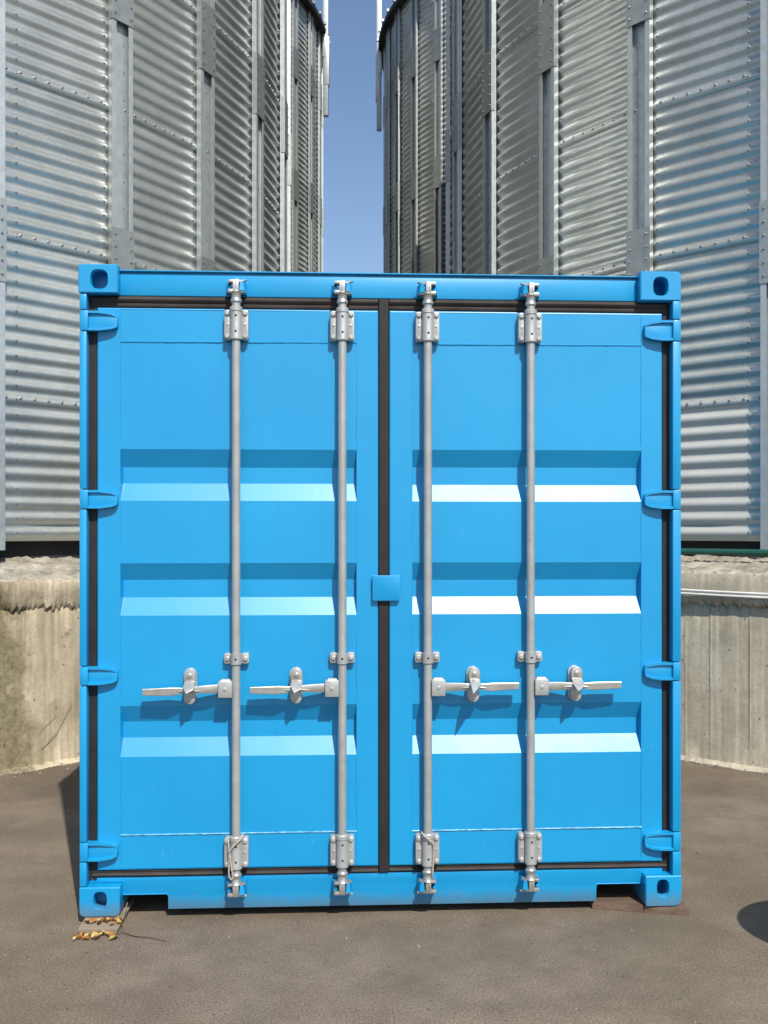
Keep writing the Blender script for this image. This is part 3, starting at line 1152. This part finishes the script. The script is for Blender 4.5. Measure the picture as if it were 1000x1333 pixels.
def locking_bar(x, m, tilt, beak):
    """m = -1: handle points to -x, cam jaws open to -x; m = 1 mirrored"""
    rb = 0.0172
    yc = 0.0
    b = MB()
    b.lathe(x, yc, [(rb, 0.15), (rb, 2.52)], 20)
    bar = cpart(b, 'locking_bar', 'bar')
    # guides
    for (zc, up) in ((2.387, 1), (0.2755, -1)):
        b = MB()
        b.lathe(x, yc, [(0.0245, zc - 0.060 * 1.0), (0.0250, zc - 0.055), (0.0235, zc - 0.048), (0.0235, zc + 0.050), (0.0262, zc + 0.052), (0.0262, zc + 0.066), (0.0225, zc + 0.070)], 22)
        gd = cpart(b, 'bar_guide', 'guide', bar)
        for dz in (-0.030, 0.032):
            b = MB(); b.knob((x + 0.001, yc - 0.0232, zc + dz), (0, -1, 0), 0.0045, 0.0012, 10)
            cpart(b, 'pin_hole_shade', 'hole', bar)  # dark disc on the guide, painted in as the shade of a hole
        b = MB()
        for s2 in (-1, 1):
            xa, xb = sorted((x + s2 * 0.0215, x + s2 * 0.0480))
            b.prism_xz(rounded_rect(xa, xb, zc - 0.060, zc + 0.060, (0.009,) * 4), 0.006, 0.0385, 0.003)
        b.box(x - 0.024, x + 0.024, 0.01, 0.0385, zc - 0.055, zc + 0.055)
        for s2 in (-1, 1):
            for dz in (-0.046, 0.046):
                b.knob((x + s2 * 0.036, 0.0065, zc + dz), (0, -1, 0), 0.0095, 0.009, 10)
            b.knob((x + s2 * 0.034, 0.0065, zc + 0.002), (0, -1, 0), 0.006, 0.003, 8)
        cpart(b, 'guide_flange', 'guide', gd and bar)
    # middle clamp
    zc = 1.0515
    b = MB()
    b.lathe(x, yc, [(0.0172, zc - 0.021), (0.0225, zc - 0.021), (0.0225, zc + 0.021), (0.0172, zc + 0.021)], 20, False)
    for s2 in (-1, 1):
        xa, xb = sorted((x + s2 * 0.020, x + s2 * 0.0500))
        b.prism_xz(rounded_rect(xa, xb, zc - 0.021, zc + 0.021, (0.008,) * 4), 0.012, 0.0385, 0.003)
        b.knob((x + s2 * 0.036, 0.0125, zc), (0, -1, 0), 0.010, 0.008, 10)
    cpart(b, 'bar_clamp', 'guide', bar)
    b = MB(); b.knob((x, yc - 0.0222, zc), (0, -1, 0), 0.0045, 0.0012, 10)
    cpart(b, 'pin_hole_shade', 'hole', bar)  # dark disc on the clamp stands for a hole's shade
    # cams and keepers
    for (zc, up) in ((2.537, 1), (0.1315, -1)):
        b = MB()
        prof = [(0.0172, zc - up * 0.066), (0.0225, zc - up * 0.060), (0.0225, zc - up * 0.052), (0.0185, zc - up * 0.046), (0.0190, zc - up * 0.030), (0.0245, zc - up * 0.022), (0.015, zc - up * 0.012)]
        if up < 0:
            prof = list(reversed(prof))
        b.lathe(x, yc, prof, 20)
        b.box(x - 0.010, x + 0.012, -0.018, 0.030, zc - 0.026, zc + 0.028, 0.003)
        # C-shaped jaw on the handle side
        xa, xb = sorted((x + m * 0.006, x + m * 0.033))
        b.box(xa, xb, -0.016, 0.026, zc + 0.014, zc + 0.026, 0.003)
        b.box(xa, xb, -0.018, 0.022, zc - 0.026, zc - 0.012, 0.003)
        xa, xb = sorted((x + m * 0.004, x + m * 0.012))
        b.box(xa, xb, -0.020, 0.02, zc - 0.02, zc + 0.022, 0.001)
        # hooked finger on the other side
        q = -m
        b.hull([(x + q * 0.006, -0.012, zc + up * 0.026), (x + q * 0.006, -0.012, zc + up * 0.014), (x + q * 0.006, 0.012, zc + up * 0.026), (x + q * 0.006, 0.012, zc + up * 0.014),
                (x + q * 0.030, -0.006, zc + up * 0.022), (x + q * 0.030, 0.010, zc + up * 0.024), (x + q * 0.043, -0.004, zc + up * 0.028), (x + q * 0.043, 0.004, zc + up * 0.023)])
        b.hull([(x + q * 0.006, -0.016, zc - up * 0.026), (x + q * 0.006, -0.016, zc - up * 0.016), (x + q * 0.006, 0.012, zc - up * 0.026), (x + q * 0.006, 0.012, zc - up * 0.018),
                (x + q * 0.036, -0.010, zc - up * 0.022), (x + q * 0.040, 0.008, zc - up * 0.014), (x + q * 0.034, 0.010, zc - up * 0.028)])
        cpart(b, 'locking_cam', 'bright', bar)
        b = MB()
        zf = 0.0445 if up > 0 else 0.0495
        b.hull([(x + q * 0.014, -0.020, zc - 0.016), (x + q * 0.034, -0.014, zc - 0.018), (x + q * 0.017, -0.016, zc + 0.018), (x + q * 0.029, -0.010, zc + 0.020),
                (x + q * 0.014, zf, zc - 0.024), (x + q * 0.040, zf, zc - 0.026), (x + q * 0.014, zf, zc + 0.022), (x + q * 0.038, zf, zc + 0.024)])
        b.hull([(x + m * 0.020, -0.002, zc - 0.006), (x + m * 0.036, 0.004, zc - 0.014), (x + m * 0.034, 0.004, zc + 0.012),
                (x + m * 0.016, zf, zc - 0.022), (x + m * 0.042, zf, zc - 0.024), (x + m * 0.016, zf, zc + 0.020), (x + m * 0.042, zf, zc + 0.022)])
        cpart(b, 'cam_keeper', 'blue', bar)
    # handle
    zh = 0.934
    b = MB()
    xa, xb = sorted((x + m * 0.0140, x + m * 0.0690))
    b.box(xa, xb, -0.027, 0.014, zh - 0.034, zh + 0.031, 0.003)
    b.knob((x + m * 0.042, -0.0265, zh), (0, -1, 0), 0.008, 0.004, 10)
    b.hull([(x + m * 0.020, -0.024, zh + 0.030), (x + m * 0.060, -0.024, zh + 0.030), (x + m * 0.024, -0.020, zh + 0.038), (x + m * 0.056, -0.020, zh + 0.038),
            (x + m * 0.020, 0.010, zh + 0.030), (x + m * 0.060, 0.010, zh + 0.030), (x + m * 0.024, 0.006, zh + 0.038), (x + m * 0.056, 0.006, zh + 0.038)])
    cpart(b, 'handle_hub', 'guide', bar)
    b = MB()
    st = [(0.068, 0.0165, 0.007, 0.0), (0.112, 0.0165, 0.007, 0.0), (0.150, 0.0135, 0.006, 0.001), (0.172, 0.0105, 0.005, 0.001), (0.205, 0.0105, 0.005, 0.0), (0.226, 0.0135, 0.006, -0.001), (0.258, 0.0165, 0.008, -0.002), (0.366, 0.0130, 0.0075, 0.0)]
    rings = []
    for dx, hz, hy, dz in st:
        zz = zh + dz + tilt * (dx - 0.068)
        yy = -0.004 - 0.012 * min(1, (dx - 0.068) / 0.1)
        xx = x + m * dx
        c = 0.82
        rings.append([b.bm.verts.new((xx, yy + a * hy, zz + e * hz)) for a, e in ((-1, -c), (-c, -1), (c, -1), (1, -c), (1, c), (c, 1), (-c, 1), (-1, c))])
    for a, c in zip(rings, rings[1:]):
        for k in range(8):
            b.bm.faces.new((a[k], a[(k + 1) % 8], c[(k + 1) % 8], c[k]))
    b.bm.faces.new(rings[0]); b.bm.faces.new(rings[-1])
    # pressed ridge along the waist
    xx0, xx1 = x + m * 0.125, x + m * 0.25
    zz = zh + tilt * 0.12
    b.hull([(xx0, -0.018, zz - 0.003), (xx1, -0.020, zz - 0.003), (x + m * 0.19, -0.034, zz - 0.002), (x + m * 0.19, -0.018, zz + 0.006), (x + m * 0.19, -0.018, zz - 0.012)])
    cpart(b, 'handle', 'bright', bar, 24)
    # catch: back plate on the door and hinged latch over the handle
    xc = x + m * 0.186
    zc = 0.940
    b = MB()
    b.prism_xz(stadium(xc, zc, 0.0265, 0.073), 0.029, 0.0385, 0.003)
    b.prism_xz(stadium(xc + 0.001, zc - 0.040, 0.0225, 0.030), 0.002, 0.030, 0.004)
    b.prism_xz(stadium(xc + 0.001, zc + 0.046, 0.019, 0.022), 0.012, 0.030, 0.004)
    b.knob((xc, 0.0025, zc - 0.052), (0, -1, 0), 0.007, 0.004, 10)
    cpart(b, 'handle_retainer', 'guide', bar)
    b = MB()
    b.prism_xz(stadium(xc + 0.003, zc + 0.040, 0.0235, 0.032), -0.003, 0.010, 0.003)
    b.knob((xc + 0.003, -0.004, zc + 0.046), (0, -1, 0), 0.0095, 0.006, 12)
    b.hull([(xc - 0.016, -0.003, zc + 0.026), (xc + 0.022, -0.003, zc + 0.026), (xc - 0.020, -0.036, zc + 0.006), (xc + 0.026, -0.036, zc + 0.006),
            (xc - 0.016, 0.006, zc + 0.018), (xc + 0.022, 0.006, zc + 0.018), (xc - 0.014, -0.044, zc - 0.004), (xc + 0.020, -0.044, zc - 0.004), (xc - 0.004 - (beak - 0.06) * 0.25, -beak, zc - 0.018)])
    cpart(b, 'handle_latch', 'bright', bar)
    return bar


locking_bar(-0.5945, -1, -0.035, 0.060)
locking_bar(-0.1708, -1, -0.020, 0.058)
locking_bar(0.1736, 1, 0.012, 0.105)
locking_bar(0.5917, 1, 0.016, 0.062)


# cords looped round the lower guides
def cord(pts, label):
    b = MB()
    vs = [Vector(p) for p in pts]
    path = []
    for i in range(len(vs) - 1):
        p0 = vs[max(0, i - 1)]; p1 = vs[i]; p2 = vs[i + 1]; p3 = vs[min(len(vs) - 1, i + 2)]
        for k in range(8):
            t = k / 8
            path.append(0.5 * ((2 * p1) + (-p0 + p2) * t + (2 * p0 - 5 * p1 + 4 * p2 - p3) * t * t + (-p0 + 3 * p1 - 3 * p2 + p3) * t ** 3))
    path.append(vs[-1])
    rs = [0.0031 + 0.0005 * sin(i * 1.9) for i in range(len(path))]
    b.tube(path, rs, 7)
    o = b.build('cord', 'cord')
    return tag(o, label, 'cord', 'cords tied to the lower bar guides')


x = -0.5945
cord([(x + 0.028, -0.006, 0.352), (x + 0.018, -0.030, 0.338), (x - 0.004, -0.033, 0.318), (x - 0.018, -0.032, 0.300), (x - 0.024, -0.024, 0.275), (x - 0.026, -0.022, 0.235), (x - 0.026, -0.022, 0.195), (x - 0.018, -0.024, 0.180),
      (x - 0.010, -0.026, 0.190), (x - 0.016, -0.026, 0.225), (x - 0.020, -0.028, 0.265), (x - 0.028, -0.018, 0.318), (x - 0.030, 0.0, 0.345)],
     'pale cord hanging in a long loop on the lower guide of the leftmost locking bar')
x = 0.1736
cord([(x - 0.026, -0.004, 0.350), (x - 0.016, -0.030, 0.342), (x + 0.004, -0.033, 0.326), (x + 0.018, -0.028, 0.312), (x + 0.023, -0.022, 0.285), (x + 0.020, -0.024, 0.240), (x + 0.018, -0.026, 0.200), (x + 0.017, -0.022, 0.180)],
     'pale cord tied across the lower guide of the third locking bar from the left')

# ------------------------------------------------------------------ things on the ground
# timber under the right corner
b = MB()
for k, (xa, xb, ya, yb, h) in enumerate(((0.862, 1.062, 0.060, 0.20, 0.029), (1.064, 1.236, -0.012, 0.17, 0.027))):
    n = 10
    rings = []
    for i in range(n + 1):
        t = i / n
        xx = xa + (xb - xa) * t
        skew = -0.10 * (xx - 0.862) / 0.374 * 0.9
        j = 0.003 * noise.noise(Vector((xx * 20, 0, k)))
        y0 = 0.066 + skew + j
        rings.append([b.bm.verts.new(p) for p in ((xx, y0, 0.001), (xx, y0 + 0.003, h + j), (xx, y0 + 0.13, h - j), (xx, y0 + 0.13, 0.001))])
    for a, c in zip(rings, rings[1:]):
        for q in range(4):
            b.bm.faces.new((a[q], a[(q + 1) % 4], c[(q + 1) % 4], c[q]))
    b.bm.faces.new(rings[0]); b.bm.faces.new(rings[-1])
o = b.build('timber', 'plank')
tag(o, 'weathered brown timber packed under the bottom right corner of the container', 'timber')

b = MB()
b.prism_xz([(-1.188, 0.002), (-1.044, 0.002), (-1.036, 0.028), (-1.19, 0.028)], -0.105, 0.20, 0.004)
o = b.build('board', 'board')
tag(o, 'pale wooden board packed under the bottom left corner of the container', 'board')

# dried leaves and husks round that board
b = MB()
rnd = random.Random(21)
spots = [(-1.165 + 0.012 * i + rnd.uniform(-.008, .008), -0.045 - 0.012 * rnd.random(), 0.03) for i in range(11)] + \
        [(-1.185 + 0.013 * i + rnd.uniform(-.01, .01), -0.112 - 0.05 * rnd.random(), 0.004) for i in range(12)] + \
        [(rnd.uniform(-1.18, -1.04), rnd.uniform(-0.10, -0.03), 0.03) for i in range(7)] + [(-1.19, -0.16, 0.004), (-1.178, -0.15, 0.006), (-1.05, -0.14, 0.004), (-1.04, -0.06, 0.02)] + [(rnd.gauss(-1.12, 0.045), rnd.uniform(-0.18, -0.10), 0.003) for i in range(8)]
for (px, py, pz) in spots:
    b.mi = rnd.choice((0, 0, 1, 1, 2))
    a = rnd.uniform(0, pi); ln = rnd.uniform(0.009, 0.021); w = ln * rnd.uniform(0.4, 0.7)
    d = Vector((cos(a), sin(a), rnd.uniform(-.2, .5))).normalized(); s = d.cross(Vector((0, 0, 1))).normalized(); u = s.cross(d)
    c = Vector((px, py, pz + 0.008))
    b.hull([c + d * ln, c - d * ln, c + s * w + u * 0.004, c - s * w + u * 0.005, c + d * ln * .5 + s * w * .7 + u * .007, c - d * ln * .4 - s * w * .7 + u * .008, c - u * 0.006])
o = b.build('dried_leaves', ['leaf_a', 'leaf_b', 'leaf_c'], None, (0, 0, 0), 25)
o['kind'] = 'stuff'; o['label'] = 'orange and brown dried leaves scattered by the bottom left corner'

b = MB()
b.tube([(-1.03, 0.03, 0.075), (-1.04, -0.03, 0.02), (-1.035, -0.10, 0.006)], [0.002, 0.0025, 0.002], 6)
o = b.build('straw', 'board'); tag(o, 'thin straw leaning on the board by the bottom left corner', 'straw')
b = MB()
b.tube([(-1.03, -0.09, 0.005), (-0.97, -0.13, 0.004), (-0.90, -0.15, 0.006), (-0.84, -0.185, 0.004)], [0.0012, 0.0018, 0.0015, 0.001], 6)
o = b.build('twig', 'leaf_c'); tag(o, 'thin dark twig lying on the asphalt right of the dried leaves', 'twig')

# dry stems leaning on the left base
for (pts, lab) in ((((-2.30, 2.565, 0.01), (-2.20, 2.66, 0.16), (-2.055, 2.765, 0.33)), 'thin dry stem leaning on the tan concrete base, the longer one nearer the left edge'),
                   (((-2.13, 2.70, 0.12), (-2.05, 2.76, 0.22), (-1.97, 2.825, 0.40)), 'thin dry stem leaning on the tan concrete base, the shorter one nearer the container')):
    b = MB(); b.tube(pts, [0.0022, 0.002, 0.0012], 6)
    o = b.build('dry_stem', 'board'); tag(o, lab, 'dry stem', 'dry stems on the left concrete base')

# loose grit on the yard
b = MB()
rnd = random.Random(4)
for k in range(700):
    px = rnd.uniform(-3.0, 3.0); py = rnd.uniform(-2.3, 2.6)
    if abs(px) < 1.25 and py > -0.02:
        continue
    r = rnd.uniform(0.0015, 0.0045) * (1.7 if rnd.random() < 0.06 else 1)
    c = Vector((px, py, r * 0.4))
    b.hull([c + Vector((rnd.uniform(-1, 1), rnd.uniform(-1, 1), rnd.uniform(-.5, .8))).normalized() * r for _ in range(7)])
# crumbs along the foot of the bases
for (cx, cy, a0, a1) in ((-5.514, 6.596, 0.45, 1.1), (5.837, 6.355, -1.1, -0.5)):
    for k in range(170):
        a = rnd.uniform(a0, a1); rr = 5.15 + 0.05 + abs(rnd.gauss(0, 0.07))
        r = rnd.uniform(0.003, 0.012)
        c = Vector((cx + rr * sin(a), cy - rr * cos(a), r * 0.5))
        b.hull([c + Vector((rnd.uniform(-1, 1), rnd.uniform(-1, 1), rnd.uniform(-.5, .8))).normalized() * r for _ in range(7)])
o = b.build('grit', 'stone'); o['kind'] = 'stuff'; o['label'] = 'pale grit and concrete crumbs on the asphalt'

# unseen stand-in drum, added right of the view to cast a shadow into it
d = thing('shadow_drum', 'unseen drum shape added out of view to cast the shadow on the asphalt', 'drum', (1.925, -0.915, 0))
b = MB()
prof = [(0.275, 0.0), (0.29, 0.004), (0.29, 0.02), (0.285, 0.03), (0.285, 0.28), (0.297, 0.295), (0.285, 0.31), (0.285, 0.57), (0.297, 0.585), (0.285, 0.60), (0.285, 0.85), (0.291, 0.86), (0.291, 0.88), (0.28, 0.88), (0.278, 0.865)]
b.lathe(0, 0, prof, 48)
b.build('shadow_drum_body', 'drum', d)
b = MB(); b.lathe(0.17, 0.08, [(0.035, 0.862), (0.035, 0.882), (0.03, 0.885)], 16); b.lathe(-0.17, -0.1, [(0.018, 0.862), (0.018, 0.876)], 12)
b.build('bung', 'bolt', d)
